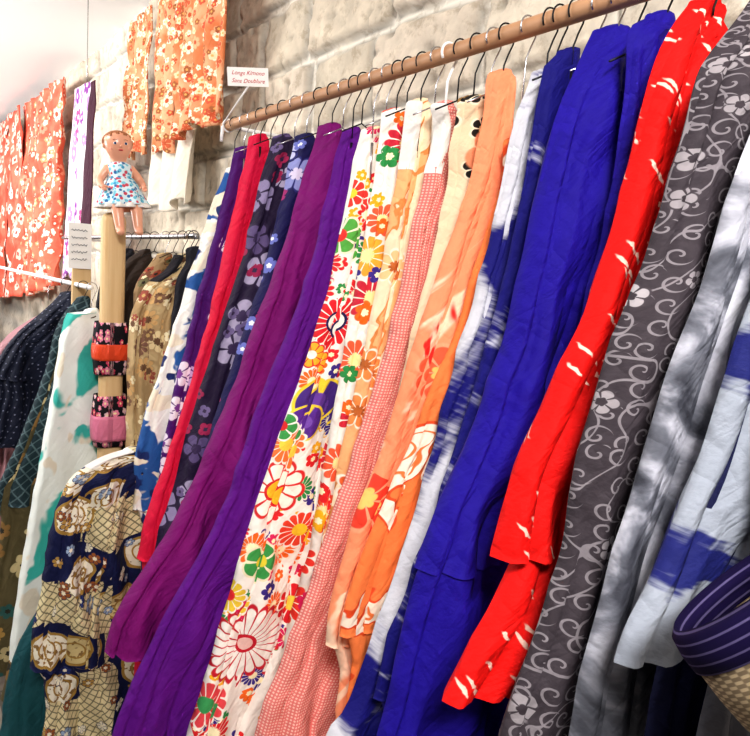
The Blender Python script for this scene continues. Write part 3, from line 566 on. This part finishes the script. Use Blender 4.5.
# dress
pr=[(.029,.183),(.042,.171),(.044,.15),(.043,.128),(.053,.105),(.067,.075),(.077,.052),(.083,.038),(.086,.030)]
vf=lathe(pr,56,lambda i,a,r:r*(1+.10*max(0,i-3)/5*math.sin(a*9))*(1.0 if i<4 else (1.0+.22*max(0,-math.sin(a))))); v,f=dv(vf)
b=B('blue_flower_print',.7,.05,'Object'); q=b.map(b.uv,(80,80,80)); k=b.n('ShaderNodeTexVoronoi'); b.L(q,k.inputs['Vector']); k.inputs['Scale'].default_value=1; sq=b.sep(k.outputs['Color']); c=b.mix(b.step(k.outputs['Distance'],.55,.46),hx('#d4e8f0'),b.ramp(sq[0],['#3f98c0','#c84a5c','#6cc0d8','#2f6fa8','#7cc6da'])); MD=b.done(c,0)
mesh('dress',v,f,MD,doll,solid=.003)
vf=lathe([(.084,.036),(.090,.027),(.092,.019)],70,lambda i,a,r:r*(1+.09*math.sin(a*16))*(1+.22*max(0,-math.sin(a)))); v,f=dv(vf); mesh('ruffle',v,f,WHITEC,doll,solid=.002)
# short moulded hair hugging the head
HC=.254; cy=(HYb-HYf)/2; ry_=(HYb+HYf)/2; rz_=HT-HC
vs,fs=ell((0,cy,HC),(HXr+.003,ry_+.003,rz_+.003),None,40,28)
def hk(q):
    x=sum(vs[i].x for i in q)/4; y=sum(vs[i].y for i in q)/4-cy; z=sum(vs[i].z for i in q)/4-HC
    return z>(-.03 if y>.004 else .030-.25*abs(x)+.003*math.sin(x*260))
v,f=dv((vs,[q for q in fs if hk(q)])); mesh('hair',v,f,HAIR,doll,solid=.004)
v,f=dv(join(*[ell(face(s*.019,.246,-.001),(.0064,.0035,.0052),None,10,8) for s in (-1,1)])); ey=mesh('eyes',v,f,WHITEP,doll)
v,f=dv(join(*[ell(face(s*.0187,.246,.0015),(.0043,.0018,.0046),None,10,8) for s in (-1,1)])); mesh('iris',v,f,plain('eye_blue','#23406a',None,.2,0,'Object',0),ey)
v,f=dv(join(*[sweep([face(s*.026,.257,.001),face(s*.019,.260,.001),face(s*.011,.258,.001)],.0009,6) for s in (-1,1)])); mesh('eyebrows',v,f,HAIR,doll)
v,f=dv(ell(face(0,.236,.001),(.005,.006,.0045),None,10,8)); mesh('nose',v,f,SKIN,doll)
v,f=dv(ell(face(0,.223,-.001),(.0085,.004,.003),None,10,8)); mesh('mouth',v,f,plain('doll_lips','#c8484a',None,.3,0,'Object',0),doll)
CHK=plain('doll_cheek','#eb9f86',None,.3,0,'Object',0,0,8,.5)
for s in (-1,1): v,f=dv(ell(face(s*.026,.230,-.005),(.010,.009,.009),None,10,8)); mesh('cheek',v,f,CHK,doll)
for s in (-1,1): v,f=dv(ell((s*(HXr-.001),.004,.245),(.006,.010,.012),None,10,8)); mesh('ear',v,f,SKIN,doll)

# ------------------------------------------------------------------ sign on the rail end
pc=at_y((248,77),.86); nx=(CAM-pc); nx.z*=.3; nx.normalize()
rx2=(RT-nx*RT.dot(nx)).normalized(); ux2=nx.cross(rx2)
SM=Matrix((rx2,ux2,nx)).transposed().to_4x4(); SM.translation=pc
w=empty('price_sign',pc,'small white card with red handwriting clipped on the rail end','sign')
bm=bmesh.new(); box(bm,(0,0,0),(.114,.05,.0015)); bmesh.ops.transform(bm,matrix=SM,verts=bm.verts); card=bm_obj('card',bm,PAPER,w)
RED=plain('red_ink','#c4242c',None,.6,0,'Object',0)
for t,dy in (('Longs Kimono',.010),('Sans Doublure',-.011)):
    cu=bpy.data.curves.new('lettering','FONT'); cu.body=t; cu.size=.0155; cu.align_x='CENTER'; cu.align_y='CENTER'; cu.extrude=.0002; cu.shear=.35
    tmp=link(bpy.data.objects.new('tmp_text',cu)); bpy.context.view_layer.update()
    me=bpy.data.meshes.new_from_object(tmp.evaluated_get(bpy.context.evaluated_depsgraph_get())); bpy.data.objects.remove(tmp); me.name='lettering'; me.materials.clear(); me.materials.append(RED)
    for vv in me.vertices: vv.co.y+=.0006*math.sin(vv.co.x*120)
    me.transform(SM@Matrix.Translation((0,dy,.0013))); o=link(bpy.data.objects.new('lettering',me)); o.parent=card
a=Vector((-2.1,YR,ZR)); q=pc-ux2*.024-nx*.002
v,f=join(sweep([q,q.lerp(a,.5)+Vector((0,-.01,0)),a+Vector((0,-.019,.0))],.0025,8),sweep([a+Vector((0,.018*math.cos(t),.018*math.sin(t))) for t in [PI+.3*j for j in range(-10,11)]],.003,8),sweep([a+Vector((0,-.019,-.005)),a+Vector((0,-.022,-.05))],.005,8))
mesh('clip',v,f,WHITEP,w)

# ------------------------------------------------------------------ straw bag
cb=CAM+ray(748,582)*.5; ax=(RT*.55-UP*.72-FW*.30).normalized(); s1=ax.orthogonal().normalized(); s2=ax.cross(s1)
BMt=Matrix((s1,s2,ax)).transposed().to_4x4(); BMt.translation=cb
bag=empty('straw_bag',cb+ax*.15,'woven straw bag with a striped violet rim at right edge','bag')
b=B('woven_straw',.8,.0,'UV'); o=b.sep(b.uv); l=b.m('SINE',b.m('MULTIPLY',o[1],1300)); l2=b.m('SINE',b.m('MULTIPLY',o[0],420)); c=b.mix(b.step(b.m('MULTIPLY',l,l2),-.2,.5),hx('#7b6a54'),hx('#b8a484')); ST=b.done(c,.3,100,False)
b=B('violet_rim_cloth',.9,0,'UV',0,.1); o=b.sep(b.uv); c=b.mix(b.step(b.m('SINE',b.m('MULTIPLY',o[1],900)),.7,.95),hx('#150c34'),hx('#564d74')); VR=b.done(c,.2,100,False)
def bl(prof,nm,mat,par_):
    vf=lathe(prof,48); uv=[]; ac=0
    for i,(r,z) in enumerate(prof):
        if i: ac+=math.hypot(prof[i][0]-prof[i-1][0],prof[i][1]-prof[i-1][1])
        for k in range(48): uv.append((k/48*.4,ac))
    return mesh(nm,[BMt@v for v in vf[0]],vf[1],mat,par_,uv,solid=.003)
bl([(.066,.022),(.067,.05),(.066,.07),(.060,.09),(.045,.105),(.02,.112),(.001,.112)],'basket',ST,bag); bl([(.060,.012),(.062,-.002),(.066,.002),(.0685,.014),(.0685,.026)],'rim',VR,bag)
tip=[BMt@Vector((math.cos(a)*.066,math.sin(a)*.066,.006)) for a in [PI/12*j for j in range(24)]]; tp=max(tip,key=lambda p:p.dot(RT)); 
v,f=sweep([tp,tp+Vector((.05,.05,.1)),Vector((.06,YR-.03,1.95)),Vector((.07,YR-.024,ZR)),Vector((.07,YR,ZR+.024)),Vector((.07,YR+.024,ZR))],.005,8); mesh('strap',v,f,VR,bag)

# ------------------------------------------------------------------ light
def area(name,loc,tgt,sx,sy,e,col=(1,1,1)):
    l=bpy.data.lights.new(name,'AREA'); l.shape='RECTANGLE'; l.size=sx; l.size_y=sy; l.energy=e; l.color=col; o=link(bpy.data.objects.new(name,l)); o.location=loc
    o.rotation_euler=(Vector(tgt)-Vector(loc)).to_track_quat('-Z','Y').to_euler()
area('ceiling_light',(1.0,-.5,2.9),(-1.1,.8,1.3),.6,.45,104,(1,.97,.94)); area('ceiling_light',(-3.0,-1.0,2.9),(-3.4,.9,1.8),1.2,.6,50,(1,.98,.96)); area('ceiling_light',(-8,-.6,2.6),(-7.5,.6,2.6),2.5,1.5,50,(1,.98,.97))
area('ceiling_fill',(-5.5,-2.2,1.9),(-6,-.2,3.0),2.0,.8,150,(1,1,1))  # unseen fill light, added to brighten the ceiling from below
wd=bpy.data.worlds.new('world'); sc.world=wd; wd.use_nodes=True; bg=wd.node_tree.nodes['Background']; bg.inputs[0].default_value=(1,.98,.98,1); bg.inputs[1].default_value=.10
